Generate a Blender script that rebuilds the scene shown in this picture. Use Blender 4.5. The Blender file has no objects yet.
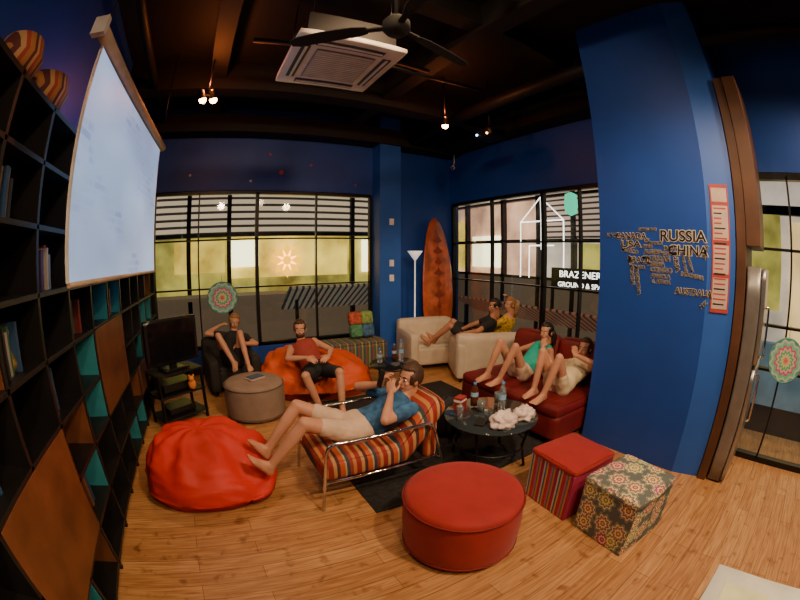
import bpy, bmesh, math, random
from mathutils import Vector, Matrix, noise
random.seed(4)
V=Vector
pi=math.pi
# ------------------------------------------------------------------ materials
def mk(name):
    m=bpy.data.materials.new(name); m.use_nodes=True
    nt=m.node_tree; return m,nt,nt.nodes['Principled BSDF']
def mat(name,col,rough=.6,metal=0,var=.12,scale=8,bump=0,bscale=60,emit=0,ecol=None,trans=0,coat=0,sheen=0):
    m,nt,b=mk(name); L=nt.links
    tc=nt.nodes.new('ShaderNodeTexCoord')
    n=nt.nodes.new('ShaderNodeTexNoise'); n.inputs['Scale'].default_value=scale; n.inputs['Detail'].default_value=4
    L.new(tc.outputs['Object'],n.inputs['Vector'])
    r=nt.nodes.new('ShaderNodeValToRGB')
    r.color_ramp.elements[0].position=.3; r.color_ramp.elements[1].position=.7
    r.color_ramp.elements[0].color=tuple(max(0,c*(1-var)) for c in col)+(1,)
    r.color_ramp.elements[1].color=tuple(min(1,c*(1+var)) for c in col)+(1,)
    L.new(n.outputs['Fac'],r.inputs['Fac']); L.new(r.outputs['Color'],b.inputs['Base Color'])
    b.inputs['Roughness'].default_value=rough; b.inputs['Metallic'].default_value=metal
    if trans: b.inputs['Transmission Weight'].default_value=trans; b.inputs['IOR'].default_value=1.45
    if coat: b.inputs['Coat Weight'].default_value=coat
    if sheen: b.inputs['Sheen Weight'].default_value=sheen
    if bump:
        n2=nt.nodes.new('ShaderNodeTexNoise'); n2.inputs['Scale'].default_value=bscale; L.new(tc.outputs['Object'],n2.inputs['Vector'])
        bp=nt.nodes.new('ShaderNodeBump'); bp.inputs['Strength'].default_value=bump; bp.inputs['Distance'].default_value=.01
        L.new(n2.outputs['Fac'],bp.inputs['Height']); L.new(bp.outputs['Normal'],b.inputs['Normal'])
    if emit:
        b.inputs['Emission Strength'].default_value=emit
        if ecol: b.inputs['Emission Color'].default_value=(*ecol,1)
        else: L.new(r.outputs['Color'],b.inputs['Emission Color'])
    return m
def stripes(name,axis,cols,period,rough=.8,emit=0,offs=0):
    m,nt,b=mk(name); L=nt.links
    tc=nt.nodes.new('ShaderNodeTexCoord'); sx=nt.nodes.new('ShaderNodeSeparateXYZ'); L.new(tc.outputs['Object'],sx.inputs[0])
    mu=nt.nodes.new('ShaderNodeMath'); mu.operation='MULTIPLY_ADD'; mu.inputs[1].default_value=1/period; mu.inputs[2].default_value=50+offs
    L.new(sx.outputs[axis],mu.inputs[0])
    fr=nt.nodes.new('ShaderNodeMath'); fr.operation='FRACT'; L.new(mu.outputs[0],fr.inputs[0])
    r=nt.nodes.new('ShaderNodeValToRGB'); r.color_ramp.interpolation='CONSTANT'
    el=r.color_ramp.elements
    while len(el)>1: el.remove(el[-1])
    t=0; tot=sum(w for _,w in cols)
    for i,(c,w) in enumerate(cols):
        if i==0: el[0].position=0; el[0].color=(*c,1)
        else:
            e=el.new(t/tot); e.color=(*c,1)
        t+=w
    L.new(fr.outputs[0],r.inputs['Fac']); L.new(r.outputs['Color'],b.inputs['Base Color'])
    b.inputs['Roughness'].default_value=rough
    if emit: b.inputs['Emission Strength'].default_value=emit; L.new(r.outputs['Color'],b.inputs['Emission Color'])
    return m
def floor_mat():
    m,nt,b=mk('wood_planks'); L=nt.links; N=nt.nodes.new
    tc=N('ShaderNodeTexCoord'); mp=N('ShaderNodeMapping'); L.new(tc.outputs['Object'],mp.inputs[0])
    br=N('ShaderNodeTexBrick'); br.offset=.37; br.inputs['Scale'].default_value=1; br.inputs['Brick Width'].default_value=1.1; br.inputs['Row Height'].default_value=.12
    br.inputs['Mortar Size'].default_value=.0022; br.inputs['Mortar Smooth'].default_value=.2
    br.inputs['Color1'].default_value=(.50,.25,.095,1); br.inputs['Color2'].default_value=(.62,.34,.14,1); br.inputs['Mortar'].default_value=(.22,.10,.04,1)
    L.new(mp.outputs[0],br.inputs['Vector'])
    mp2=N('ShaderNodeMapping'); mp2.inputs['Scale'].default_value=(1.6,22,1); L.new(tc.outputs['Object'],mp2.inputs[0])
    n=N('ShaderNodeTexNoise'); n.inputs['Scale'].default_value=2.5; n.inputs['Detail'].default_value=6; n.inputs['Distortion'].default_value=.6; L.new(mp2.outputs[0],n.inputs['Vector'])
    r=N('ShaderNodeValToRGB'); r.color_ramp.elements[0].position=.3; r.color_ramp.elements[0].color=(.55,.42,.34,1); r.color_ramp.elements[1].position=.65; r.color_ramp.elements[1].color=(1.0,1.0,1.0,1)
    L.new(n.outputs['Fac'],r.inputs['Fac'])
    mx=N('ShaderNodeMix'); mx.data_type='RGBA'; mx.blend_type='MULTIPLY'; mx.inputs['Factor'].default_value=.9
    L.new(br.outputs['Color'],mx.inputs['A']); L.new(r.outputs['Color'],mx.inputs['B'])
    n3=N('ShaderNodeTexNoise'); n3.inputs['Scale'].default_value=9; L.new(mp.outputs[0],n3.inputs['Vector'])
    r3=N('ShaderNodeValToRGB'); r3.color_ramp.elements[0].position=.27; r3.color_ramp.elements[0].color=(.40,.28,.2,1); r3.color_ramp.elements[1].position=.40; r3.color_ramp.elements[1].color=(1,1,1,1)
    L.new(n3.outputs['Fac'],r3.inputs['Fac'])
    mx2=N('ShaderNodeMix'); mx2.data_type='RGBA'; mx2.blend_type='MULTIPLY'; mx2.inputs['Factor'].default_value=.7
    L.new(mx.outputs['Result'],mx2.inputs['A']); L.new(r3.outputs['Color'],mx2.inputs['B'])
    L.new(mx2.outputs['Result'],b.inputs['Base Color']); b.inputs['Roughness'].default_value=.42
    return m
def floral_mat():
    m,nt,b=mk('floral_fabric'); L=nt.links; N=nt.nodes.new
    uv=N('ShaderNodeUVMap')
    vo=N('ShaderNodeTexVoronoi'); vo.voronoi_dimensions='2D'; vo.inputs['Scale'].default_value=6.5; vo.inputs['Randomness'].default_value=.6
    L.new(uv.outputs[0],vo.inputs['Vector'])
    sc=N('ShaderNodeVectorMath'); sc.operation='SUBTRACT'; L.new(uv.outputs[0],sc.inputs[0]); L.new(vo.outputs['Position'],sc.inputs[1])
    sx=N('ShaderNodeSeparateXYZ'); L.new(sc.outputs[0],sx.inputs[0])
    at=N('ShaderNodeMath'); at.operation='ARCTAN2'; L.new(sx.outputs[1],at.inputs[0]); L.new(sx.outputs[0],at.inputs[1])
    m8=N('ShaderNodeMath'); m8.operation='MULTIPLY'; m8.inputs[1].default_value=9; L.new(at.outputs[0],m8.inputs[0])
    co=N('ShaderNodeMath'); co.operation='COSINE'; L.new(m8.outputs[0],co.inputs[0])
    ad=N('ShaderNodeMath'); ad.operation='MULTIPLY_ADD'; ad.inputs[1].default_value=.13; ad.inputs[2].default_value=1; L.new(co.outputs[0],ad.inputs[0])
    mu=N('ShaderNodeMath'); mu.operation='MULTIPLY'; L.new(vo.outputs['Distance'],mu.inputs[0]); L.new(ad.outputs[0],mu.inputs[1])
    r=N('ShaderNodeValToRGB'); r.color_ramp.interpolation='CONSTANT'; el=r.color_ramp.elements
    cs=[(0,(.75,.5,.06)),(.07,(.35,.04,.03)),(.13,(.8,.75,.6)),(.2,(.65,.22,.03)),(.27,(.08,.12,.24)),(.33,(.75,.6,.3)),(.42,(.13,.15,.14)),(.47,(.5,.42,.25)),(.50,(.12,.14,.13))]
    el[0].color=(*cs[0][1],1); el[1].position=cs[1][0]; el[1].color=(*cs[1][1],1)
    for p,c in cs[2:]:
        e=el.new(p); e.color=(*c,1)
    L.new(mu.outputs[0],r.inputs['Fac']); 
    hs=N('ShaderNodeHueSaturation'); L.new(r.outputs['Color'],hs.inputs['Color'])
    s2=N('ShaderNodeSeparateColor'); L.new(vo.outputs['Color'],s2.inputs[0])
    mh=N('ShaderNodeMath'); mh.operation='MULTIPLY_ADD'; mh.inputs[1].default_value=.16; mh.inputs[2].default_value=.42; L.new(s2.outputs[0],mh.inputs[0]); L.new(mh.outputs[0],hs.inputs['Hue'])
    L.new(hs.outputs['Color'],b.inputs['Base Color']); b.inputs['Roughness'].default_value=.85
    return m
def screen_mat():
    m,nt,b=mk('projected_picture'); L=nt.links; N=nt.nodes.new
    uv=N('ShaderNodeUVMap'); br=N('ShaderNodeTexBrick'); br.inputs['Scale'].default_value=1; br.inputs['Brick Width'].default_value=.09; br.inputs['Row Height'].default_value=.045; br.inputs['Mortar Size'].default_value=.014; br.inputs['Mortar Smooth'].default_value=1; br.squash=1.7; br.squash_frequency=3
    br.inputs['Color1'].default_value=(1,1,1,1); br.inputs['Color2'].default_value=(.48,.60,.78,1); br.inputs['Mortar'].default_value=(1,1,1,1)
    L.new(uv.outputs[0],br.inputs['Vector'])
    n=N('ShaderNodeTexNoise'); n.inputs['Scale'].default_value=2.6; L.new(uv.outputs[0],n.inputs['Vector'])
    r=N('ShaderNodeValToRGB'); r.color_ramp.elements[0].position=.50; r.color_ramp.elements[1].position=.60; L.new(n.outputs['Fac'],r.inputs['Fac'])
    mx=N('ShaderNodeMix'); mx.data_type='RGBA'; L.new(r.outputs['Color'],mx.inputs['Factor']); mx.inputs['A'].default_value=(1,1,1,1); L.new(br.outputs['Color'],mx.inputs['B'])
    n2=N('ShaderNodeTexNoise'); n2.inputs['Scale'].default_value=1.6; L.new(uv.outputs[0],n2.inputs['Vector'])
    r2=N('ShaderNodeValToRGB'); r2.color_ramp.elements[0].position=.3; r2.color_ramp.elements[0].color=(.20,.33,.58,1); r2.color_ramp.elements[1].position=.65; r2.color_ramp.elements[1].color=(.42,.60,.92,1); L.new(n2.outputs['Fac'],r2.inputs['Fac'])
    mul=N('ShaderNodeMix'); mul.data_type='RGBA'; mul.blend_type='MULTIPLY'; mul.inputs['Factor'].default_value=1
    L.new(mx.outputs['Result'],mul.inputs['A']); L.new(r2.outputs['Color'],mul.inputs['B'])
    L.new(mul.outputs['Result'],b.inputs['Emission Color']); b.inputs['Emission Strength'].default_value=.95
    b.inputs['Base Color'].default_value=(.2,.2,.2,1)
    return m
# ------------------------------------------------------------------ mesh builder
class MB:
    def __init__(s): s.v=[];s.f=[];s.mi=[];s.sm=[];s.mats=[]
    def _m(s,m):
        if m not in s.mats: s.mats.append(m)
        return s.mats.index(m)
    def add(s,vs,fs,m,smooth=False,M=None):
        o=len(s.v); s.v+=[(M@V(p)) if M else V(p) for p in vs]
        k=s._m(m)
        for f in fs: s.f.append([o+i for i in f]); s.mi.append(k); s.sm.append(smooth)
    def box(s,a,b,m,M=None):
        x0,y0,z0=a;x1,y1,z1=b
        vs=[(x0,y0,z0),(x1,y0,z0),(x1,y1,z0),(x0,y1,z0),(x0,y0,z1),(x1,y0,z1),(x1,y1,z1),(x0,y1,z1)]
        s.add(vs,[(0,3,2,1),(4,5,6,7),(0,1,5,4),(1,2,6,5),(2,3,7,6),(3,0,4,7)],m,False,M)
    def cbox(s,c,d,m,M=None): s.box([c[i]-d[i]/2 for i in range(3)],[c[i]+d[i]/2 for i in range(3)],m,M)
    def rbox(s,c,d,r,m,M=None,puff=0,n=8,nz=0,seed=0):
        h=V((d[0]/2,d[1]/2,d[2]/2)); r=min(r,min(h)*.999)
        for ax in range(3):
            for sg in (-1,1):
                vs=[];fs=[]
                for i in range(n+1):
                    for j in range(n+1):
                        a=-1+2*i/n; bb=-1+2*j/n
                        a=math.copysign(abs(a)**.6,a); bb=math.copysign(abs(bb)**.6,bb)
                        p=[0,0,0]; p[ax]=sg; p[(ax+1)%3]=a; p[(ax+2)%3]=bb
                        P=V((p[0]*h[0],p[1]*h[1],p[2]*h[2]))
                        q=V([max(-(h[k]-r),min(h[k]-r,P[k])) for k in range(3)])
                        dd=P-q
                        if dd.length>1e-9: dd=dd.normalized()*r
                        R=q+dd
                        if puff:
                            u=V([R[k]/h[k] for k in range(3)])
                            w=(1-u[(ax+1)%3]**2)*(1-u[(ax+2)%3]**2)
                            R[ax]+=sg*puff*max(0,w)
                        if nz:
                            R+=V((noise.noise(R*7+V((seed,0,0))),noise.noise(R*7+V((0,seed,9))),noise.noise(R*7+V((5,0,seed)))))*nz
                        vs.append(R+V(c))
                for i in range(n):
                    for j in range(n):
                        q4=[i*(n+1)+j,(i+1)*(n+1)+j,(i+1)*(n+1)+j+1,i*(n+1)+j+1]
                        fs.append(q4 if sg>0 else q4[::-1])
                s.add(vs,fs,m,True,M)
    def cyl(s,p0,p1,r0,r1,m,n=16,M=None,smooth=True,cap=True):
        p0=V(p0);p1=V(p1); d=(p1-p0).normalized(); a=d.orthogonal().normalized(); b=d.cross(a)
        vs=[];fs=[]
        for p,r in((p0,r0),(p1,r1)):
            for i in range(n):
                t=2*pi*i/n; vs.append(p+(a*math.cos(t)+b*math.sin(t))*r)
        fs=[(i,(i+1)%n,n+(i+1)%n,n+i) for i in range(n)]
        s.add(vs,fs,m,smooth,M)
        if cap: s.add(vs,[list(range(n))[::-1],list(range(n,2*n))],m,False,M)
    def tube(s,path,r,m,n=8,M=None,taper=None):
        path=[V(p) for p in path]; vs=[];fs=[]; k=len(path); a=None
        for i,p in enumerate(path):
            d=(path[min(i+1,k-1)]-path[max(i-1,0)]).normalized()
            if a is None: a=d.orthogonal().normalized()
            a=(a-d*a.dot(d)).normalized(); b=d.cross(a)
            rr=r*(taper[i] if taper else 1)
            for j in range(n):
                t=2*pi*j/n; vs.append(p+(a*math.cos(t)+b*math.sin(t))*rr)
        for i in range(k-1):
            for j in range(n): fs.append((i*n+j,i*n+(j+1)%n,(i+1)*n+(j+1)%n,(i+1)*n+j))
        fs.append(list(range(n))[::-1]); fs.append([(k-1)*n+j for j in range(n)])
        s.add(vs,fs,m,True,M)
    def lathe(s,prof,c,m,n=48,M=None):
        vs=[];fs=[];k=len(prof)
        for r,z in prof:
            for j in range(n):
                t=2*pi*j/n; vs.append((c[0]+r*math.cos(t),c[1]+r*math.sin(t),c[2]+z))
        for i in range(k-1):
            for j in range(n): fs.append((i*n+j,i*n+(j+1)%n,(i+1)*n+(j+1)%n,(i+1)*n+j))
        s.add(vs,fs,m,True,M)
    def ball(s,c,r,m,M=None,nu=20,nv=12,fn=None,R=None):
        if not hasattr(r,'__len__'): r=(r,r,r)
        vs=[];fs=[]
        for i in range(nv+1):
            ph=pi*i/nv
            for j in range(nu):
                t=2*pi*j/nu; d=V((math.sin(ph)*math.cos(t),math.sin(ph)*math.sin(t),math.cos(ph)))
                p=V((d.x*r[0],d.y*r[1],d.z*r[2]))
                if fn: p=fn(d,p)
                if R: p=R@p
                vs.append(p+V(c))
        for i in range(nv):
            for j in range(nu): fs.append((i*nu+j,(i+1)*nu+j,(i+1)*nu+(j+1)%nu,i*nu+(j+1)%nu))
        s.add(vs,fs,m,True,M)
    def capsule(s,p0,p1,r0,r1,m,n=14):
        s.ball(p0,r0,m,nu=n,nv=8); s.ball(p1,r1,m,nu=n,nv=8); s.cyl(p0,p1,r0,r1,m,n)
    def loft(s,rings,m,n=24):
        vs=[];fs=[];k=len(rings)
        for c,a,b in rings:
            for j in range(n):
                t=2*pi*j/n; vs.append(c+a*math.cos(t)+b*math.sin(t))
        for i in range(k-1):
            for j in range(n): fs.append((i*n+j,i*n+(j+1)%n,(i+1)*n+(j+1)%n,(i+1)*n+j))
        fs.append(list(range(n))[::-1]); fs.append([(k-1)*n+j for j in range(n)])
        s.add(vs,fs,m,True)
    def mesh(s,name,uv=False,merge=True):
        me=bpy.data.meshes.new(name); me.from_pydata([tuple(p) for p in s.v],[],s.f)
        for m in s.mats: me.materials.append(m)
        for i,p in enumerate(me.polygons): p.material_index=s.mi[i]; p.use_smooth=s.sm[i]
        bm=bmesh.new(); bm.from_mesh(me)
        if merge: bmesh.ops.remove_doubles(bm,verts=bm.verts,dist=2e-5)
        bmesh.ops.recalc_face_normals(bm,faces=bm.faces)
        if uv:
            ul=bm.loops.layers.uv.new('UVMap')
            for f in bm.faces:
                nn=f.normal
                for l in f.loops:
                    c=l.vert.co
                    if abs(nn.z)>.6: l[ul].uv=(c.x,c.y)
                    elif abs(nn.x)>abs(nn.y): l[ul].uv=(c.y+.37,c.z)
                    else: l[ul].uv=(c.x+.11,c.z+.2)
        bm.to_mesh(me); bm.free(); me.update(); return me
    def make(s,name,parent=None,bevel=0,uv=False,loc=None,rotz=0,merge=True):
        o=bpy.data.objects.new(name,s.mesh(name,uv,merge)); bpy.context.collection.objects.link(o)
        if loc: o.location=loc
        if rotz: o.rotation_euler=(0,0,rotz)
        if parent: o.parent=parent
        if bevel:
            b=o.modifiers.new('bevel','BEVEL'); b.width=bevel; b.segments=2; b.limit_method='ANGLE'; b.angle_limit=.7
        return o
def empty(name,loc=(0,0,0)):
    e=bpy.data.objects.new(name,None); e.empty_display_size=.1; e.location=loc; bpy.context.collection.objects.link(e); return e
def round_path(pts,r,k=5):
    pts=[V(p) for p in pts]; out=[pts[0]]
    for i in range(1,len(pts)-1):
        p=pts[i]; a=(pts[i-1]-p); b=(pts[i+1]-p); rr=min(r,a.length*.45,b.length*.45)
        A=p+a.normalized()*rr; B=p+b.normalized()*rr
        for j in range(k+1):
            t=j/k; out.append(A*(1-t)**2+p*2*t*(1-t)+B*t*t)
    out.append(pts[-1]); return out
def text(body,size,m,name,parent,M,offset=0,extrude=.001,align='CENTER',sx=1):
    c=bpy.data.curves.new(name,'FONT'); c.body=body; c.size=size; c.align_x=align; c.align_y='CENTER'; c.extrude=extrude; c.offset=offset
    c.materials.append(m); o=bpy.data.objects.new(name,c); bpy.context.collection.objects.link(o)
    o.parent=parent; o.matrix_local=M@Matrix.Diagonal((sx,1,1,1)); return o
# frame facing -X : local x -> -Y, local y -> +Z
def face_negx(x,y,z,rot=0):
    M=Matrix(((0,0,-1,x),(-1,0,0,y),(0,1,0,z),(0,0,0,1)))
    return M@Matrix.Rotation(rot,4,'Z')

# palette
BLUE=mat('blue_paint',(.009,.062,.36),.5,var=.06,scale=3)
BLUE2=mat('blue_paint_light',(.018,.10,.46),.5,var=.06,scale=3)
BLACKC=mat('black_ceiling',(.006,.005,.005),.7)
BLACK=mat('black_laminate',(.010,.009,.009),.42)
FRAME=mat('black_metal',(.008,.008,.009),.35,.3)
FLOOR=floor_mat()
CHROME=mat('chrome',(.75,.75,.75),.12,1,var=.02)
def glass(name='window_glass'):
    m=bpy.data.materials.new(name); m.use_nodes=True; nt=m.node_tree; nt.nodes.clear(); N=nt.nodes.new
    o=N('ShaderNodeOutputMaterial'); t=N('ShaderNodeBsdfTransparent'); g=N('ShaderNodeBsdfGlossy'); g.inputs['Roughness'].default_value=.03
    mx=N('ShaderNodeMixShader'); lw=N('ShaderNodeLayerWeight'); lw.inputs[0].default_value=.25
    mu=N('ShaderNodeMath'); mu.operation='MULTIPLY_ADD'; mu.inputs[1].default_value=.4; mu.inputs[2].default_value=.02
    nt.links.new(lw.outputs['Fresnel'],mu.inputs[0]); nt.links.new(mu.outputs[0],mx.inputs[0]); nt.links.new(t.outputs[0],mx.inputs[1]); nt.links.new(g.outputs[0],mx.inputs[2]); nt.links.new(mx.outputs[0],o.inputs[0])
    t.inputs[0].default_value=(.94,.95,.93,1)
    return m
GLASS=glass()
CEIL=4.25
# ------------------------------------------------------------------ shell
b=MB(); b.box((-1.5,-2.6,-.12),(4.6,6.1,0),FLOOR); b.make('floor')
b=MB(); b.box((-1.5,-2.6,CEIL),(4.6,6.1,CEIL+.12),BLACKC); b.make('ceiling')
b=MB(); b.box((-1.42,-2.6,0),(-1.3,6.0,CEIL),BLUE); b.make('wall_left')
b=MB(); b.box((-1.3,-2.6,0),(4.6,-2.5,CEIL),BLUE); b.make('wall_front')
b=MB(); b.box((-1.3,5.9,2.84),(4.6,6.02,CEIL),BLUE); b.box((-1.3,5.9,0),(2.72,6.02,.42),BLUE); b.box((2.72,5.9,0),(4.6,6.02,2.84),BLUE); b.box((-1.3,5.9,.42),(-.97,6.02,2.84),BLUE)
b.make('wall_back')
b=MB(); b.box((4.4,1.8,2.8),(4.52,5.9,CEIL),BLUE); b.box((4.4,1.8,0),(4.52,5.9,.42),BLUE); b.box((4.4,1.8,.42),(4.52,2.2,2.8),BLUE); b.box((4.4,5.84,.42),(4.52,5.9,2.8),BLUE)
b.box((3.7,1.72,0),(4.52,1.8,CEIL),BLUE)
b.make('wall_right')
b=MB(); b.box((3.8,-2.5,2.68),(3.92,1.75,CEIL),BLUE); b.make('wall_entrance_header')
b=MB(); b.box((3.8,-2.5,0),(3.92,-1.93,2.68),BLUE); b.box((3.8,.58,0),(3.92,1.75,2.68),BLUE); b.make('wall_entrance')
b=MB(); P=[(3.1,1.8),(3.1,.70),(3.17,.44),(3.75,.44),(3.75,1.8)]
vs=[(x,y,0) for x,y in P]+[(x,y,CEIL) for x,y in P]
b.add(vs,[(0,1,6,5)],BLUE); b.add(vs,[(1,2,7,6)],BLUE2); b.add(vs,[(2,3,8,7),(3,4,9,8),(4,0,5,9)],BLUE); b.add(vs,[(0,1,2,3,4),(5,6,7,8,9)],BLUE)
b.make('wall_pillar')
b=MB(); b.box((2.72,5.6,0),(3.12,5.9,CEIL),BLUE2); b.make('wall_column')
b=MB()
b.box((-1.3,5.55,3.72),(4.4,5.9,4.0),BLACKC); b.box((4.05,1.8,3.75),(4.4,5.6,4.05),BLACKC)
b.box((-1.3,4.3,3.85),(4.4,4.55,CEIL),BLACKC); b.box((-1.3,2.2,4.0),(4.4,2.4,CEIL),BLACKC); b.box((2.1,-2.5,3.95),(2.3,5.6,CEIL),BLACKC)
b.box((-.2,-2.5,4.0),(0,5.6,CEIL),BLACKC)
b.make('trim_ceiling_beams')
DUCT=mat('dark_duct',(.015,.013,.013),.5,.4)
b=MB()
b.cyl((3.3,-1,3.85),(3.3,5.5,3.85),.09,.09,DUCT,20); b.cyl((-.9,0,3.9),(-.9,5.5,3.9),.05,.05,DUCT,16)
for y in (0.5,2,3.5,5): b.cyl((3.3,y,3.85),(3.3,y,4.25),.01,.01,DUCT,8)
b.cyl((.2,3.3,3.95),(2.2,3.3,3.95),.03,.03,DUCT,12)
b.tube(round_path([(1.3,2.7,3.5),(1.8,2.9,3.6),(2.9,3.2,3.85)],.1),.02,DUCT)
b.make('ceiling_pipes')
b=MB(); W=BLACK
b.box((-.97,5.86,0),(2.72,5.9,.1),W); b.box((4.36,2.2,0),(4.4,5.84,.1),W); b.make('baseboard_back')
# ------------------------------------------------------------------ windows
def win_y(name,xs,zs,y,thick):
    b=MB(); x0,x1=xs[0],xs[-1]; z0,z1=zs[0],zs[-1]
    for i,x in enumerate(xs):
        w=.055 if i in thick else .022
        b.box((x-w/2,y-.02,z0),(x+w/2,y+.06,z1),FRAME)
    for i,z in enumerate(zs):
        w=.06 if i in(0,len(zs)-1) else .024
        b.box((x0,y-.02,z-w/2),(x1,y+.06,z+w/2),FRAME)
    b.box((x0,y+.02,z0),(x1,y+.026,z1),GLASS)
    b.make(name,merge=False)
def win_x(name,ys,zs,x,thick):
    b=MB(); y0,y1=ys[0],ys[-1]; z0,z1=zs[0],zs[-1]
    for i,y in enumerate(ys):
        w=.055 if i in thick else .022
        b.box((x-.02,y-w/2,z0),(x+.06,y+w/2,z1),FRAME)
    for i,z in enumerate(zs):
        w=.06 if i in(0,len(zs)-1) else .024
        b.box((x-.02,y0,z-w/2),(x+.06,y1,z+w/2),FRAME)
    b.box((x+.02,y0,z0),(x+.026,y1,z1),GLASS)
    b.make(name,merge=False)
win_y('window_1',[-.97,-.22,.73,1.72,2.70],[.42,1.33,2.08,2.82],5.92,(0,2,4))
win_x('window_2',[2.22,2.90,3.58,4.74,5.84],[.42,1.35,2.02,2.78],4.42,(0,2,4))
win_x('door_1',[-1.9,-.95,-.12,.55],[.03,.9,1.3,1.98,2.64],3.82,(0,1,3))
# ------------------------------------------------------------------ outside
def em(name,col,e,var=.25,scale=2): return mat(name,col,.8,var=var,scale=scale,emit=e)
OG=mat('asphalt',(.02,.02,.025),.8)
b=MB(); b.box((-9,-9,-.4),(16,16,-.3),OG); b.make('street_ground')
LOUV=stripes('louvre_slats_glow',2,[((.60,.46,.30),5),((.03,.025,.02),3)],.16,emit=1.0)  # slats glow: emission stands in for street light on them
WARM=em('warm_shop_wall_glow',(.74,.46,.07),1.7,.6,1.2); GREENW=em('green_shop_wall_glow',(.34,.29,.06),1.2,.7,1.3); BRIGHT=em('lit_panel',(1,.86,.5),4,.1)  # shop walls carry their lighting as emission
DK=mat('dark_facade_glow',(.05,.045,.04),.8,emit=.3,ecol=(.3,.2,.12)); SLAT=stripes('terrace_slats_glow',0,[((.26,.22,.16),3),((.03,.03,.03),2)],.12,emit=.4)  # faint emission put into facade and slats as night light
b=MB()
b.box((-5,8.6,2.35),(6.4,8.8,4.2),LOUV); b.box((-5,8.7,1.0),(6.4,8.9,2.35),GREENW); b.box((-5,8.6,-.3),(6.4,8.8,1.0),DK)
b.box((.4,8.62,1.35),(3.3,8.7,2.3),WARM); b.box((-.9,8.6,1.5),(.3,8.68,2.2),WARM); b.box((.45,8.55,1.6),(1.1,8.6,2.2),BRIGHT)
b.box((3.7,8.6,1.4),(4.4,8.66,2.2),BRIGHT)
for x in (-2,-.6,.35,3.35,4.6): b.box((x,8.5,-.3),(x+.1,8.62,4.2),FRAME)
b.box((-5,8.4,2.28),(6.4,8.62,2.36),FRAME)
b.box((-3,7.4,1.0),(1.6,8.2,1.06),DK)
b.make('shop_building')
b=MB(); M=Matrix.Translation((2.6,7.0,1.0))@Matrix.Rotation(-.5,4,'X')
b.cbox((0,0,0),(2.4,1.0,.05),SLAT,M)
for x in(1.6,3.6): b.box((x,7.0,-.3),(x+.06,7.06,1.0),FRAME)
b.make('awning')
YEL=em('yellow_neon',(1,.52,.01),2.6,.02)
b=MB()
for k in range(8):
    a=2*pi*k/8; c=V((1.75,8.45,1.72)); d=V((math.cos(a),0,math.sin(a))); q=V((-d.z,0,d.x))
    b.add([c+d*.08-q*.07,c+d*.22-q*.10,c+d*.40,c+d*.22+q*.10,c+d*.08+q*.07],[(0,1,2,3,4)],YEL)
b.cyl((1.75,8.44,1.72),(1.75,8.47,1.72),.10,.10,YEL,20)
b.make('flower_neon_sign')
PALE=em('pale_facade_glow',(.56,.47,.38),1.1,.4,1.1); PINK=em('pink_lit_wall',(.70,.38,.24),1.5,.5,1.3); TEAL=em('teal_lamp',(.04,.5,.28),2.0,.05); WH=em('white_neon',(1,.97,.9),4,.02)  # facade and pink wall glow in place of lamps shining on them
LOUV2=stripes('louvre_slats_side_glow',2,[((.58,.40,.30),5),((.04,.03,.03),3)],.13,emit=.9)  # light on the side louvres put in as emission
b=MB()
b.box((7.6,1.5,-.3),(7.8,12,5),PALE); b.box((7.5,6.2,1.2),(7.6,9.5,3.4),PINK); b.box((7.45,3.5,2.3),(7.6,6.0,3.6),LOUV2); b.box((7.4,1.5,-.3),(7.6,12,1.25),DK)
for y in (2.6,3.9,5.0,6.1,7.4,9): b.box((7.35,y,-.3),(7.5,y+.1,4.4),FRAME)
for z in (1.25,2.2,3.3): b.box((7.35,1.5,z),(7.5,12,z+.07),FRAME)
b.box((7.4,7.6,1.5),(7.5,8.8,2.4),BRIGHT); b.box((7.4,4.1,1.5),(7.5,4.9,2.15),GREENW); b.box((7.4,9.1,1.4),(7.5,10.2,2.9),WARM)
b.make('shop_building.001')
b=MB()
for pth in ([(7.2,6.6,1.3),(7.2,6.6,2.7),(7.2,5.9,3.3),(7.2,5.2,2.7),(7.2,5.2,1.3)],[(7.2,6.6,2.7),(7.2,5.2,2.7)],[(7.2,5.9,3.3),(7.2,5.9,2.0)],[(7.2,6.3,2.1),(7.2,5.5,2.1)],[(7.2,6.3,1.3),(7.2,6.3,2.1)]): b.tube(pth,.014,WH,6)
b.make('house_outline_neon')
b=MB(); b.lathe([(.02,.25),(.13,.2),(.15,0),(.13,-.2),(.02,-.25)],(6.6,4.55,2.95),TEAL,20); b.cyl((6.6,4.55,3.2),(6.6,4.55,4.4),.01,.01,FRAME,6); b.make('hanging_lantern')
e=empty('spa_sign'); b=MB(); b.box((6.4,3.3,1.14),(6.46,4.95,1.60),mat('sign_board',(.03,.025,.02),.5)); b.box((6.4,3.3,-.3),(6.45,3.36,1.14),FRAME); b.box((6.4,4.89,-.3),(6.45,4.95,1.14),FRAME); b.make('board',e)
text('BRAZENER',.19,WH,'line_1',e,face_negx(6.39,4.2,1.47),sx=1.15); text('GROUND & SPA',.14,WH,'line_2',e,face_negx(6.39,4.2,1.26),sx=1.1)
AWN=stripes('red_slats_glow',1,[((.34,.15,.08),3),((.05,.03,.03),2)],.14,emit=.35)  # slats given a weak glow for light falling on them
b=MB(); b.cbox((0,0,0),(.9,4.4,.04),AWN,Matrix.Translation((5.45,4.6,.72))@Matrix.Rotation(.45,4,'Y')); 
for y in(2.6,6.6): b.box((5.4,y,-.3),(5.46,y+.06,.7),FRAME)
b.make('terrace_canopy')
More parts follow.
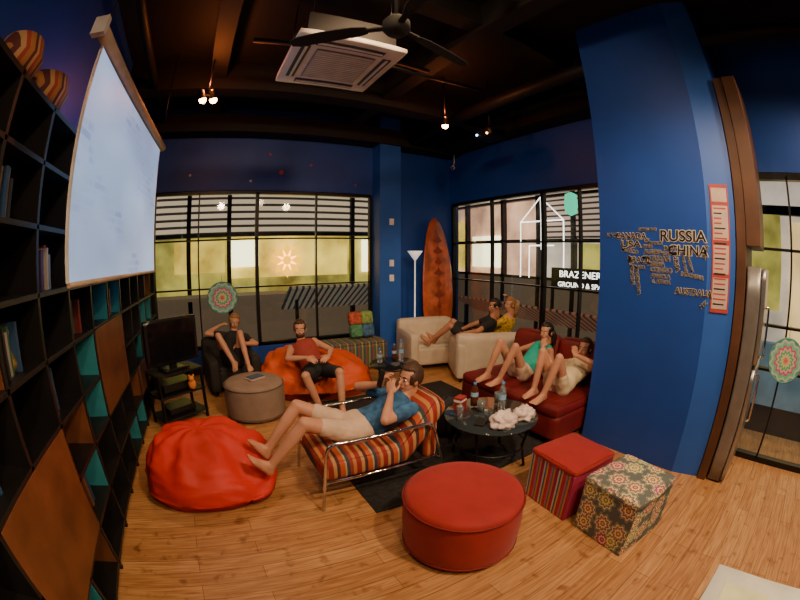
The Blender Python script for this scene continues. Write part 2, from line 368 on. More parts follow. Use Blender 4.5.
b=MB(); b.box((6.8,-8,-.3),(7,1.4,5),PALE); b.box((6.7,-1.3,.2),(6.8,-.2,2.6),em('arcade_light',(.75,.5,.2),1.6)); b.box((6.7,.0,1.2),(6.8,1.2,2.7),GREENW); b.box((6.7,-8,2.7),(6.8,1.4,2.85),FRAME); b.box((6.6,-8,-.3),(6.8,1.4,.7),em('teal_low_wall_glow',(.14,.22,.26),.5))  # pale, green and teal walls glow by emission as if lit
b.make('shop_building.002')
# ------------------------------------------------------------------ shelf unit
SHELF=empty('bookshelf')
WOODP=mat('brown_veneer',(.16,.055,.022),.45,var=.3,scale=5); TEALP=mat('teal_panel',(.02,.22,.27),.6); DKB=mat('shelf_back',(.012,.010,.010),.7)
b=MB(); y0,y1=-1.0,5.84; xf=-.95; xb=-1.29
cols=[y0+i*(y1-y0)/15 for i in range(16)]
zs=[.06,.36,.68,1.0,1.33,1.65,1.97,2.28,2.56]
for y in cols: b.box((xb,y-.014,0),(xf,y+.014,2.58),BLACK)
for z in zs: b.box((xb,y0,z-.013),(xf,y1,z+.013),BLACK)
b.box((xb-.005,y0,0),(xb+.008,y1,2.58),DKB); b.box((xb,y0,0),(xf-.03,y1,.06),BLACK)
for i in range(15):
    for k in range(8):
        if (i*3+k*5)%7 in(1,4) and k<5 and i>3: b.box((xb+.01,cols[i]+.014,zs[k]+.013),(xb+.02,cols[i+1]-.014,zs[k+1]-.013),TEALP)
for i in range(5,15):
    for k in range(5):
        if (i*2+k*3)%5 in (0,2): b.box((xb+.02,cols[i]-.021,zs[k]+.013),(xf-.01,cols[i]-.015,zs[k+1]-.013),TEALP if (i+k)%3 else WOODP)
def door(i,j,k,l): b.box((xf-.02,cols[i]+.01,zs[k]+.008),(xf+.004,cols[j]-.01,zs[l]-.008),WOODP)
door(4,6,1,3); door(8,10,2,4); door(11,13,1,2); door(2,4,0,1)
b.make('shelf_frame',SHELF,bevel=.002)
bc=[(.16,.02,.015),(.02,.06,.14),(.24,.18,.10),(.02,.10,.06),(.3,.25,.2),(.15,.06,.02),(.05,.02,.07),(.02,.02,.02)]
BM=[mat('book_%d'%i,c,.6) for i,c in enumerate(bc)]
b=MB()
for (i,k,f) in [(4,5,.5),(5,4,.6),(7,4,.7),(9,4,.6),(12,3,.8),(6,3,.4),(8,1,.6),(10,1,.5),(13,4,.7),(6,1,.6),(5,6,.5),(6,5,.7),(10,4,.6),(11,3,.5),(4,3,.5)]:
    y=cols[i]+.02; end=cols[i]+.02+(cols[i+1]-cols[i]-.05)*f
    while y<end:
        w=random.uniform(.015,.04); h=random.uniform(.17,.25); dd=random.uniform(.15,.22)
        b.box((xb+.02,y,zs[k]+.0135),(xb+.02+dd+.05,y+w,zs[k]+.0135+h),random.choice(BM)); y+=w+.002
b.make('books',SHELF,merge=False)
GOLD=mat('brass_ornament',(.6,.38,.1),.3,.8); 
b=MB(); b.lathe([(0.001,0),(.06,0),(.075,.04),(.03,.12),(.05,.18),(.02,.21),(.001,.21)],(-1.1,1.52,1.3435),GOLD,24); b.make('brass_vase')
b=MB(); b.lathe([(0.001,0),(.05,0),(.09,.08),(.07,.16),(.04,.2),(.001,.2)],(-1.08,1.10,1.3435),mat('ceramic_brown',(.2,.06,.03),.25),24); b.make('ceramic_jar')
b=MB(); b.lathe([(0.001,0),(.07,0),(.05,.02),(.06,.12),(.075,.16),(.001,.16)],(-1.1,4.15,1.0135),mat('ceramic_orange',(.7,.25,.03),.25),24); b.make('ceramic_pot')
BASK=stripes('woven_pattern',1,[((.40,.16,.05),3),((.10,.02,.02),2),((.5,.28,.12),2),((.35,.05,.03),2)],.09)
b=MB(); b.lathe([(.001,0),(.13,0),(.17,.10),(.15,.19),(.13,.17),(.001,.15)],(0,0,0),BASK,28); b.make('woven_basket',loc=(-1.10,1.78,2.581))
b=MB(); b.lathe([(.001,0),(.11,0),(.16,.1),(.13,.2),(.001,.2)],(0,0,0),BASK,28); b.make('woven_basket',loc=(-1.10,1.36,2.581))
LEAF=mat('leaf_green',(.02,.10,.05),.4,var=.5,scale=20)
b=MB(); b.lathe([(.001,0),(.055,0),(.07,.11),(.06,.11),(.001,.10)],(-1.04,.60,1.0135),BLACK,20)
for k in range(18):
    a=k*2.4; el_=.3+.5*((k*7)%5)/5; L0=.15+.07*((k*3)%4)/4
    dx=abs(math.cos(a))*.9+.1; dy=math.sin(a)
    p0=V((-1.04,.60,1.12)); ds=V((dx*.8,dy*.5,el_)).normalized(); sd=ds.cross(V((0,0,1))).normalized()
    pts=[p0,p0+ds*L0*.4,p0+ds*L0*.8+V((0,0,-.005)),p0+ds*L0*1.15+V((0,0,-.03))]
    wd=[.004,.024,.019,.001]; vs=[]
    for p,w_ in zip(pts,wd): vs+=[p-sd*w_,p+V((0,0,-.004)),p+sd*w_]
    fs=[]
    for i in range(3):
        for j in range(2): fs.append((i*3+j,i*3+j+1,i*3+j+4,i*3+j+3))
    b.add(vs,fs,LEAF,True)
b.make('potted_plant')
# ------------------------------------------------------------------ projector screen
SCR=screen_mat(); CASE=mat('screen_case',(.45,.33,.24),.5); WHT=mat('white_plastic',(.75,.73,.70),.4)
e=empty('projector_screen')
A=V((-.80,1.84,0)); Bv=V((-.66,4.05,0)); d=(Bv-A).normalized(); nrm=V((d.y,-d.x,0))
me=bpy.data.meshes.new('screen_fabric'); zt,zb=2.98,1.69
me.from_pydata([A+V((0,0,zb)),Bv+V((0,0,zb)),Bv+V((0,0,zt)),A+V((0,0,zt))],[],[(0,1,2,3)]); me.materials.append(SCR)
ul=me.uv_layers.new(name='UVMap')
for i,c in enumerate([(0,0),(1,0),(1,1),(0,1)]): ul.data[i].uv=c
o=bpy.data.objects.new('screen_fabric',me); bpy.context.collection.objects.link(o); o.parent=e
b=MB(); b.cyl(A-d*.12+V((0,0,3.04)),Bv+d*.12+V((0,0,3.04)),.045,.045,CASE,16)
b.cbox((0,0,0),(.09,.05,.12),WHT,Matrix.Translation(A-d*.13+V((0,0,3.04)))@Matrix.Rotation(-.063,4,'Z'))
b.cyl(A+V((0,0,zb-.01)),Bv+V((0,0,zb-.01)),.014,.014,CASE,10)
for p in (A,Bv): b.box((p.x-.012,p.y-.012,zb),(p.x+.002,p.y+.012,zt),WHT)
for p in (A-d*.05,Bv+d*.05): b.cyl(p+V((0,0,3.08)),p+V((0,0,CEIL)),.006,.006,FRAME,6)
b.make('case_and_bars',e)
# ------------------------------------------------------------------ ceiling fixtures
ACW=mat('ac_white',(.66,.62,.55),.45); ACD=mat('ac_slot',(.05,.05,.05),.6); ACG=mat('ac_grille',(.26,.25,.23),.6)
b=MB(); cx,cy_,z=.88,2.66,3.35
b.rbox((cx,cy_,z+.03),(.86,.86,.06),.02,ACW,n=6); b.box((cx-.36,cy_-.36,z+.06),(cx+.36,cy_+.36,z+.28),DUCT)
b.box((cx-.24,cy_-.24,z-.012),(cx+.24,cy_+.24,z),ACG)
for i in range(15): b.box((cx-.23,cy_-.235+i*.0325,z-.02),(cx+.23,cy_-.22+i*.0325,z-.006),ACW)
for s in(-1,1):
    b.box((cx-.27,cy_+s*.33-.035,z-.006),(cx+.27,cy_+s*.33+.035,z+.002),ACD); b.box((cx+s*.33-.035,cy_-.27,z-.006),(cx+s*.33+.035,cy_+.27,z+.002),ACD)
    b.box((cx-.26,cy_+s*.33-.008,z-.014),(cx+.26,cy_+s*.33+.012,z-.006),ACW); b.box((cx+s*.33-.008,cy_-.26,z-.014),(cx+s*.33+.012,cy_+.26,z-.006),ACW)
for sx in(-1,1):
    for sy in(-1,1): b.cyl((cx+sx*.33,cy_+sy*.33,z+.28),(cx+sx*.33,cy_+sy*.33,CEIL),.006,.006,FRAME,6)
b.make('ceiling_air_conditioner')
FANM=mat('fan_dark',(.007,.006,.005),.8)
b=MB(); hx,hy,hz=.88,1.63,3.1
b.lathe([(.001,-.06),(.05,-.055),(.08,-.02),(.08,.04),(.05,.08),(.015,.1)],(hx,hy,hz),FANM,28); b.cyl((hx,hy,hz+.08),(hx,hy,CEIL),.015,.015,FANM,10); b.lathe([(.07,0),(.03,-.08),(.015,-.09)],(hx,hy,CEIL),FANM,20)
for ang in (142.5,15,262):
    M=Matrix.Translation((hx,hy,hz))@Matrix.Rotation(math.radians(ang),4,'Z')
    b.box((.07,-.02,-.005),(.2,.02,.005),FANM,M)
    vs=[];M2=M@Matrix.Rotation(.2,4,'X')
    prof=[(.17,.03),(.25,.045),(.45,.05),(.60,.045),(.65,.025)]
    up=[(x,w,.004) for x,w in prof]+[(x,-w,.004) for x,w in prof[::-1]]
    n=len(up); vs=up+[(x,y,-.004) for x,y,_ in up]
    b.add(vs,[list(range(n)),list(range(n,2*n))[::-1]]+[(i,(i+1)%n,n+(i+1)%n,n+i) for i in range(n)],FANM,False,M2)
b.make('ceiling_fan')
BULB=mat('bulb',(1,.6,.25),.5,emit=30,ecol=(1,.50,.18))
def spotfix(name,x,y,z,aim,power,col=(1,.62,.32),ang=1.9,r=.05,glow=0,twin=False):
    e=empty(name); b=MB(); p=V((x,y,z)); a=V(aim).normalized()
    b.cyl(p+V((0,0,.02)),(x,y,CEIL),.008,.008,FRAME,8)
    for dx in ((-.06,.06) if twin else (0,)):
        q=p+V((dx,0,0)); b.cyl(q-a*.07,q+a*.02,.035,.05,FRAME,18,cap=False); b.ball(q-a*.07,.035,FRAME); b.ball(q+a*.025,.042,BULB)
    if twin: b.box((x-.1,y-.01,z+.02),(x+.1,y+.01,z+.04),FRAME)
    b.make('lamp_housing',e)
    l=bpy.data.lights.new(name+'_light','SPOT'); l.energy=power; l.color=col; l.spot_size=ang; l.spot_blend=.6; l.shadow_soft_size=r
    o=bpy.data.objects.new('lamp_light',l); bpy.context.collection.objects.link(o); o.parent=e
    o.location=p+a*.09; o.rotation_euler=a.to_track_quat('-Z','Y').to_euler()
    if glow:
        l=bpy.data.lights.new(name+'_spill','POINT'); l.energy=glow; l.color=(1,.22,.05); l.shadow_soft_size=.04
        o=bpy.data.objects.new('lamp_spill',l); bpy.context.collection.objects.link(o); o.parent=e; o.location=p+V((0,-.05,.16))
    return e
spotfix('fill_spotlight',-.17,3.83,3.5,(.25,.1,-1),62,glow=20,twin=True)
spotfix('fill_spotlight',2.74,3.75,3.5,(.1,.1,-1),68,glow=9)
spotfix('fill_spotlight',1.6,-.4,3.7,(.05,.35,-1),310,(1,.70,.42),2.3,.12)
spotfix('fill_spotlight',2.7,-1.4,3.7,(0,.5,-1),200,(1,.70,.42),2.3,.12)
spotfix('fill_spotlight',.3,-1.2,3.7,(.1,.7,-1),165,(1,.70,.42),2.2,.12)
spotfix('fill_spotlight',1.2,1.4,3.9,(.1,1.1,-1),110,(1,.64,.36),2.0,.08)  # added fill, out of frame, brightens the back of the room
spotfix('fill_spotlight',.2,.9,3.9,(.9,.6,-.7),85,(1,.68,.40),1.8,.08)  # second added fill, kept out of view, lifts the middle of the room
b=MB(); b.rbox((3.5,3.72,3.5),(.3,.34,.12),.02,FRAME,n=5); b.cyl((3.34,3.72,3.5),(3.31,3.72,3.5),.04,.035,GLASS,16); b.cyl((3.5,3.72,3.56),(3.5,3.72,CEIL),.015,.015,FRAME,8)
for k in(-1,1): b.tube([(3.5,3.72+k*.1,3.57),(3.5,3.72+k*.02,3.68)],.006,CHROME,6)
b.ball((3.345,3.83,3.49),.014,mat('blue_led',(.2,.5,1),.5,emit=20)); b.ball((3.345,3.62,3.47),.014,mat('warm_led',(1,.5,.2),.5,emit=15))
b.make('ceiling_projector')
b=MB(); b.cyl((4.2,5.5,3.45),(4.05,5.35,3.4),.035,.035,WHT,14); b.cyl((4.2,5.5,3.45),(4.25,5.55,3.72),.01,.01,WHT,8); b.ball((4.04,5.34,3.397),.028,FRAME); b.make('security_camera')
b=MB(); RD=mat('red_dot',(.7,.05,.04),.5); WD=mat('white_dot',(.8,.8,.8),.5)
for x,z,m,r in((1.1,3.15,RD,.035),(1.6,3.3,RD,.02),(.6,3.0,WD,.02),(.9,3.45,RD,.02),(2.4,3.0,RD,.015),(-.4,3.1,WD,.02)): b.cyl((x,5.9,z),(x,5.885,z),r,r,m,14)
b.make('wall_stickers')
# ------------------------------------------------------------------ surfboard
SB=mat('surfboard_red',(.48,.10,.035),.3,var=.5,scale=5,coat=.5); SBD=mat('surfboard_print',(.25,.035,.02),.35)
b=MB(); L=2.5; n=26; vs=[];fs=[]
Mx=Matrix.Translation((3.86,5.48,.02))@Matrix.Rotation(-.10,4,'X')@Matrix.Rotation(.03,4,'Y')
def sw(t): return .335*(math.sin(pi*min(1,max(0,t))**.85))**.48 if 0<t<1 else .01
rings=[]
for i in range(n+1):
    t=i/n; w=max(sw(t),.012); th=max(.032*math.sin(pi*t)**.5 if 0<t<1 else 0,.006)
    rings.append((V((0,.05*(2*t-1)**2,L*t+.0)),V((w,0,0)),V((0,th,0))))
bb=MB(); bb.loft(rings,SB,20); b.add(bb.v,bb.f,SB,True,Mx)
b.add([(-.006,-.036,.3),(.006,-.036,.3),(.006,-.036,2.2),(-.006,-.036,2.2)],[(0,1,2,3)],SBD,False,Mx)
for k in range(7):
    z=.8+k*.2; s=.05+.07*abs(math.sin(k*1.7))
    b.add([(0,-.0355,z),(s,-.0355,z+.05),(s*.4,-.0355,z+.10),(0,-.0355,z+.16),(-s*.4,-.0355,z+.10),(-s,-.0355,z+.05)],[(0,1,2,3,4,5)],SBD,False,Mx)
b.make('surfboard')
LW=mat('lamp_white',(.8,.78,.75),.4,emit=.5)
b=MB(); b.lathe([(.001,0),(.13,0),(.13,.015),(.02,.03),(.012,.05),(.012,1.7),(.03,1.72),(.13,1.86),(.125,1.86),(.03,1.74),(.001,1.73)],(3.27,5.38,0),LW,24); b.make('floor_lamp')
b=MB()
for z in (1.35,1.6,2.3): b.box((2.9,5.585,z),(2.98,5.6,z+.11),WHT)
b.make('wall_switch_plates')
# ------------------------------------------------------------------ hanging discs
def disc(name,c,ax,r):
    m,nt,bs=mk('mandala_disc'); L=nt.links; N=nt.nodes.new
    tc=N('ShaderNodeTexCoord'); sx=N('ShaderNodeSeparateXYZ'); L.new(tc.outputs['Object'],sx.inputs[0])
    at=N('ShaderNodeMath'); at.operation='ARCTAN2'; L.new(sx.outputs[1],at.inputs[0]); L.new(sx.outputs[0],at.inputs[1])
    mm=N('ShaderNodeMath'); mm.operation='MULTIPLY'; mm.inputs[1].default_value=12; L.new(at.outputs[0],mm.inputs[0]); co=N('ShaderNodeMath'); co.operation='COSINE'; L.new(mm.outputs[0],co.inputs[0])
    ln=N('ShaderNodeVectorMath'); ln.operation='LENGTH'; L.new(tc.outputs['Object'],ln.inputs[0])
    ad=N('ShaderNodeMath'); ad.operation='MULTIPLY_ADD'; ad.inputs[1].default_value=.012; L.new(co.outputs[0],ad.inputs[0]); L.new(ln.outputs['Value'],ad.inputs[2])
    dv=N('ShaderNodeMath'); dv.operation='DIVIDE'; dv.inputs[1].default_value=r; L.new(ad.outputs[0],dv.inputs[0])
    rr=N('ShaderNodeValToRGB'); rr.color_ramp.interpolation='CONSTANT'; el=rr.color_ramp.elements
    cs=[(0,(.6,.08,.1)),(.15,(.45,.5,.2)),(.3,(.06,.30,.18)),(.42,(.5,.35,.25)),(.55,(.45,.06,.16)),(.66,(.12,.40,.26)),(.8,(.35,.42,.3)),(.92,(.05,.25,.2))]
    el[0].color=(*cs[0][1],1); el[1].position=cs[1][0]; el[1].color=(*cs[1][1],1)
    for p,c_ in cs[2:]: q=el.new(p); q.color=(*c_,1)
    L.new(dv.outputs[0],rr.inputs['Fac']); L.new(rr.outputs['Color'],bs.inputs['Base Color']); L.new(rr.outputs['Color'],bs.inputs['Emission Color']); bs.inputs['Emission Strength'].default_value=.15
    b=MB(); b.cyl((0,0,-.004),(0,0,.004),r,r,m,48); b.tube([(math.cos(t*pi/16)*r,math.sin(t*pi/16)*r,0) for t in range(33)],.008,mat('disc_rim',(.1,.3,.3),.5),6)
    b.cyl((0,r,0),(0,r+.12,0),.003,.003,FRAME,6)
    o=b.make(name); 
    if ax=='y': o.rotation_euler=(pi/2,0,0)
    else: o.rotation_euler=(pi/2,0,-pi/2)
    o.location=c
    return o
disc('mandala_window_disc',(.15,5.885,1.19),'y',.24); disc('mandala_window_disc',(3.78,-.16,1.02),'x',.20)
# ------------------------------------------------------------------ world map sign on pillar
MW=mat('map_cream',(.62,.56,.42),.6); MKK=mat('map_black',(.008,.008,.010),.5)
e=empty('world_map_word_sign')
words=[('ALASKA',1.655,2.0,.04,0,1),('CANADA',1.46,1.99,.076,0,1.0),('USA',1.46,1.92,.080,0,1.45),('MEXICO',1.47,1.862,.046,-.15,1),('GREENLAND',1.285,2.05,.032,0,1),
('PERU',1.47,1.775,.040,-1.2,1),('BRAZIL',1.365,1.785,.074,0,1.0),('BOLIVIA',1.385,1.725,.042,0,1),('CHILE',1.44,1.645,.050,-1.4,1.1),('ARGENTINA',1.38,1.61,.044,-1.4,1.0),
('RUSSIA',.935,1.995,.125,0,1.15),('CHINA',.885,1.88,.110,0,1.1),('IRAN',1.065,1.895,.05,0,1),('INDIA',1.0,1.79,.062,-1.35,1),('JAPAN',.715,1.88,.038,1.2,1),
('ALGERIA',1.23,1.86,.048,0,1),('EGYPT',1.08,1.85,.038,0,1),('MALI',1.285,1.81,.046,0,1),('SUDAN',1.15,1.805,.055,0,1),('NIGERIA',1.20,1.758,.046,0,1),('CONGO',1.145,1.710,.056,0,1),('ANGOLA',1.15,1.660,.046,0,1),('S. AFRICA',1.14,1.615,.042,0,1),
('SPAIN',1.285,1.905,.036,0,1),('FRANCE',1.205,1.935,.036,0,1),('UK',1.295,1.955,.040,0,1),
('INDONESIA',.84,1.685,.042,-.1,1),('THAILAND',.92,1.785,.036,-1.3,1),('VIETNAM',.865,1.78,.034,-1.2,1),('AUSTRALIA',.82,1.555,.070,0,1.0),('N.Z.',.715,1.47,.042,.7,1)]
for w,y,z,s,rot,sx in words:
    text(w,s,MW,'outline_'+w.lower(),e,face_negx(3.097,y,z,rot),offset=.055*s+.0008,extrude=.0008,sx=sx)
    text(w,s,MKK,'word_'+w.lower(),e,face_negx(3.094,y,z,rot),offset=.012*s,extrude=.0008,sx=sx)
e=empty('price_list_poster'); ch=V((.07,-.26,0)).normalized()
Mp=Matrix(((ch.x,0,-.965,3.13),(ch.y,0,-.26,.575),(0,1,0,0),(0,0,0,1)))
PAP=mat('poster_paper',(.50,.36,.31),.6); PR=mat('poster_red',(.36,.04,.035),.6)
b=MB(); b.box((-.085,1.42,.004),(.085,2.42,.008),PR,Mp); b.box((-.072,2.28,.008),(.072,2.39,.010),PAP,Mp)
for z0,z1 in((1.98,2.25),(1.72,1.94),(1.45,1.69)): b.box((-.072,z0,.008),(.072,z1,.010),PAP,Mp)
for k in range(20): 
    z=1.48+k*.039
    b.box((-.062,z,.010),(-.062+random.uniform(.07,.12),z+.012,.0108),PR if k%3 else MKK,Mp)
b.make('sheet',e)
# ------------------------------------------------------------------ cabinet + fridge
CABW=mat('cabinet_walnut',(.085,.034,.016),.5,var=.25,scale=4); STEEL=mat('fridge_steel',(.42,.41,.40),.3,.85,var=.05); STD=mat('fridge_side',(.26,.25,.24),.35,.6)
b=MB(); b.box((3.14,.34,0),(3.78,.43,3.35),CABW); b.box((3.13,.20,1.95),(3.78,.335,3.35),CABW); b.make('tall_cabinet',bevel=.004)
b=MB(); b.rbox((3.46,.26,.91),(.60,.14,1.78),.012,STD,n=5)
b.rbox((3.46,.165,1.42),(.60,.045,.74),.012,STEEL,n=5); b.rbox((3.46,.165,.53),(.60,.045,.98),.012,STEEL,n=5); b.box((3.18,.19,.0),(3.74,.32,.03),BLACK)
for z0,z1 in((1.12,1.5),(.6,.98)): b.tube(round_path([(3.2,.145,z0),(3.2,.10,z0),(3.2,.10,z1),(3.2,.145,z1)],.02),.011,CHROME,8)
b.make('refrigerator')
# ------------------------------------------------------------------ furniture
RUG=mat('rug_dark',(.018,.017,.018),.95,var=.5,scale=25,bump=.4,bscale=120)
b=MB(); b.rbox((1.93,3.05,.006),(2.1,2.25,.012),.005,RUG,n=4); b.make('rug')
REDF=mat('red_fabric',(.34,.012,.011),.75,var=.12,bump=.25,bscale=250,sheen=.1); REDD=mat('red_piping',(.2,.008,.008),.7)
BEIF=mat('beige_fabric',(.27,.19,.14),.85,bump=.2,bscale=250)
def ottoman(name,c,r,h,m,pm):
    b=MB(); pr=[(.001,0.02),(r-.03,.02),(r-.005,.035),(r,.07)]
    pr+=[(r+.006*math.sin(pi*t),.07+(h-.13)*t) for t in (.2,.4,.6,.8)]
    pr+=[(r,h-.05),(r-.008,h-.02),(r-.03,h-.004),(r-.08,h+.004),(r*.5,h+.012),(.001,h+.014)]
    b.lathe(pr,(0,0,0),m,64)
    for z,rr in((h-.035,r+.003),(.055,r)): b.tube([(math.cos(t*pi/32)*rr,math.sin(t*pi/32)*rr,z) for t in range(65)],.006,pm,6)
    for k in range(4):
        a=pi/4+k*pi/2; b.cyl((math.cos(a)*(r-.08),math.sin(a)*(r-.08),0),(math.cos(a)*(r-.08),math.sin(a)*(r-.08),.04),.02,.02,BLACK,10)
    return b.make(name,loc=c)
ottoman('round_ottoman',(1.22,1.41,0),.365,.425,REDF,REDD)
ottoman('round_ottoman',(.38,4.10,0),.35,.42,BEIF,mat('beige_piping',(.12,.09,.07),.8))
def beanbag(name,c,rx,ry,h,m,rot=0,peak=(0,0),seed=0,dent=None,seam=None):
    b=MB()
    def fn(d,p):
        q=V((math.copysign(abs(d.x)**.85,d.x),math.copysign(abs(d.y)**.85,d.y),d.z))
        z=q.z
        if z<0: zz=.22*h*(1-abs(z)**1.6)
        else: zz=.22*h+.78*h*(z**.9)
        rr=math.hypot(d.x,d.y)
        f=1+.05*noise.noise(V((d.x*1.5,d.y*1.5,d.z*1.5+seed)))
        ang=math.atan2(d.y,d.x)
        wr=.024*math.sin(ang*9+3*noise.noise(V((d.x*2,d.y*2,seed))))*max(0,z)*rr*1.6+.020*noise.noise(V((d.x*6,d.y*6,d.z*9+seed)))+.03*noise.noise(V((d.x*3,d.y*3,d.z*8+seed+5)))
        k=(z if z>0 else 0)
        P=V((q.x*rx*f*(1+wr)+peak[0]*k*k,q.y*ry*f*(1+wr)+peak[1]*k*k,zz*(1+.04*noise.noise(V((d.x*2,d.y*2,seed+9))))+wr*.8*(z>0)))
        if dent:
            for dx,dy,dr,dz in dent:
                dd=((P.x-dx)**2+(P.y-dy)**2)/(dr*dr); P.z-=min(P.z*.8,dz*math.exp(-dd)) if z>0 else 0
        if z<-.55: P.z=0
        P.z=max(P.z,0)
        return P
    b.ball((0,0,0),1,m,nu=88,nv=52,fn=fn)
    o=b.make(name,loc=c,rotz=rot); return o
REDB=mat('beanbag_red',(.60,.020,.008),.6,var=.12,scale=3,bump=.15,bscale=200); ORB=mat('beanbag_orange',(.62,.075,.012),.6,var=.15,scale=3,bump=.15,bscale=200)
beanbag('bean_bag',(-.22,2.72,0),.56,.50,.48,REDB,0,(-.05,.12),1.3,dent=[(.38,-.34,.2,.08)])
beanbag('bean_bag',(1.28,4.64,0),.76,.48,.58,ORB,-.25,(-.15,.15),7.1,dent=[(-.08,-.28,.32,.20)])
ST=stripes('armchair_stripes',0,[((.28,.02,.015),3),((.50,.26,.10),2),((.07,.02,.02),2),((.50,.08,.02),3),((.42,.34,.20),1),((.04,.05,.06),2),((.30,.035,.02),2),((.5,.2,.06),2)],.21)
e=empty('striped_armchair')
b=MB(); yc=2.44; 
b.rbox((.92,yc,.30),(.66,.58,.17),.05,ST,puff=.015)
Mb=Matrix.Translation((1.38,yc,.455))@Matrix.Rotation(math.radians(43),4,'Y')
b.rbox((0,0,0),(.17,.58,.60),.07,ST,Mb,puff=.02)
b.rbox((1.48,yc,.38),(.13,.56,.38),.05,ST,Matrix.Identity(4))
b.make('upholstery',e)
b=MB()
for y in (yc-.34,yc+.34):
    b.tube(round_path([(.55,y,.014),(.62,y,.55),(1.44,y,.55),(1.60,y,.014)],.07),.013,CHROME,10)
    b.tube([(.585,y,.25),(1.53,y,.25)],.010,CHROME,8)
for x,z in((.60,.24),(1.52,.22)): b.tube([(x,yc-.34,z),(x,yc+.34,z)],.010,CHROME,8)
b.make('chrome_frame',e)
CST=stripes('cube_stripes',1,[((.45,.03,.05),2),((.6,.35,.1),1),((.05,.12,.2),1),((.55,.5,.4),1),((.35,.02,.08),2),((.6,.2,.05),1),((.1,.2,.12),1),((.5,.1,.25),1)],.15)
b=MB(); b.box((-.225,-.225,.0),(.225,.225,.385),CST); b.rbox((0,0,.405),(.46,.46,.05),.02,REDF,puff=.012,n=6); b.make('striped_cube_ottoman',loc=(2.13,1.27,0),rotz=-.12,bevel=.008)
FL=floral_mat()
b=MB(); b.box((-.235,-.235,0),(.235,.235,.38),FL); b.rbox((0,0,.405),(.48,.48,.06),.02,FL,puff=.012,n=6); b.make('floral_cube_ottoman',loc=(2.10,.73,0),rotz=-.14,bevel=.008,uv=True)
GT=mat('table_glass',(.03,.04,.045),.06,var=.02,coat=.5)
b=MB(); c=(2.06,2.12)
b.lathe([(.001,.445),(.40,.445),(.405,.45),(.40,.457),(.001,.457)],(c[0],c[1],0),GT,48)
b.tube([(c[0]+math.cos(t*pi/24)*.36,c[1]+math.sin(t*pi/24)*.36,.432) for t in range(49)],.012,FRAME,8)
for k in range(4):
    a=k*pi/2+.5; b.tube([(c[0]+math.cos(a)*.36,c[1]+math.sin(a)*.36,.43),(c[0]+math.cos(a)*.30,c[1]+math.sin(a)*.30,.22),(c[0]+math.cos(a)*.34,c[1]+math.sin(a)*.34,.014)],.013,FRAME,8)
b.tube([(c[0]+math.cos(t*pi/24)*.31,c[1]+math.sin(t*pi/24)*.31,.2) for t in range(49)],.009,FRAME,8)
b.make('glass_side_table')
b=MB(); c=(2.20,4.12)
b.lathe([(.001,.375),(.31,.375),(.32,.385),(.31,.40),(.001,.40)],(c[0],c[1],0),mat('black_gloss',(.012,.012,.013),.15),48)
for k in range(4):
    a=k*pi/2+.4; b.cyl((c[0]+math.cos(a)*.24,c[1]+math.sin(a)*.24,.375),(c[0]+math.cos(a)*.27,c[1]+math.sin(a)*.27,0.012),.02,.014,BLACK,10)
b.make('coffee_table')
WL=mat('white_leather',(.62,.52,.40),.45,var=.08,bump=.08,bscale=30)
def armchair(name,c,rot,w,d,m,bh=.74,ah=.60,sh=.42):
    b=MB(); aw=.15
    b.rbox((0,.02,sh/2+.02),(w-2*aw+.02,d-.06,sh-.14),.03,m,n=6)
    b.rbox((0,-.03,sh-.06),(w-2*aw-.01,d-.2,.14),.045,m,puff=.015)
    for s in(-1,1): b.rbox((s*(w/2-aw/2),0,ah/2+.03),(aw,d,ah-.06),.045,m,puff=.01)
    b.rbox((0,d/2-.09,bh/2+.03),(w,.18,bh-.06),.055,m,puff=.01)
    for sx in(-1,1):
        for sy in(-1,1): b.cyl((sx*(w/2-.08),sy*(d/2-.08),0),(sx*(w/2-.08),sy*(d/2-.08),.07),.022,.025,BLACK,10)
    return b.make(name,loc=c,rotz=rot)   # faces local -y
armchair('white_armchair',(3.33,4.98,0),math.radians(-12),.95,.78,WL)
armchair('white_armchair',(3.72,4.05,0),math.radians(180-27),1.04,.74,WL,bh=.70)
RC=mat('couch_red',(.15,.005,.007),.6,var=.2,scale=6,bump=.1,bscale=60)
b=MB(); 
b.rbox((3.16,2.575,.20),(1.0,1.46,.26),.04,RC); 
for y in(2.21,2.94): b.rbox((3.06,y,.37),(.82,.71,.13),.05,RC,puff=.015)
for y in(2.21,2.94): b.rbox((0,0,0),(.2,.71,.50),.08,RC,Matrix.Translation((3.57,y,.62))@Matrix.Rotation(.2,4,'Y'),puff=.02)
b.rbox((3.66,2.575,.42),(.12,1.46,.74),.05,RC)
for x in(2.75,3.6):
    for y in(1.92,3.22): b.cyl((x,y,0.012 if x<2.98 else 0),(x,y,.08),.02,.025,BLACK,10)
b.make('red_couch')
BN=stripes('bench_pattern',0,[((.10,.12,.06),2),((.35,.3,.12),1),((.05,.10,.12),2),((.3,.08,.05),1)],.12)
b=MB(); b.rbox((2.05,5.42,.22),(1.2,.5,.40),.04,BN); b.rbox((2.05,5.42,.43),(1.18,.48,.05),.02,BN)
for x in(1.5,2.6):
    for y in(5.22,5.62): b.cyl((x,y,0),(x,y,.03),.02,.02,BLACK,8)
b.make('patterned_bench')
cc=[(.07,.24,.12),(.42,.08,.04),(.05,.13,.26),(.20,.30,.08)]
b=MB(); e=empty('patchwork_cushion'); Mc=Matrix.Translation((2.33,5.50,.68))@Matrix.Rotation(-.25,4,'X')
for i in range(2):
    for j in range(2): b.rbox(((i-.5)*.2,0,(j-.5)*.2),(.205,.12,.205),.03,mat('patch_%d%d'%(i,j),cc[i*2+j],.8,var=.5,scale=22),Mc,puff=.01,n=5)
b.make('cushion_patches',e)
TVM=mat('tv_plastic',(.012,.012,.013),.25); TVS=mat('tv_screen',(.006,.006,.008),.08)
ang=math.atan2(.40,.58)
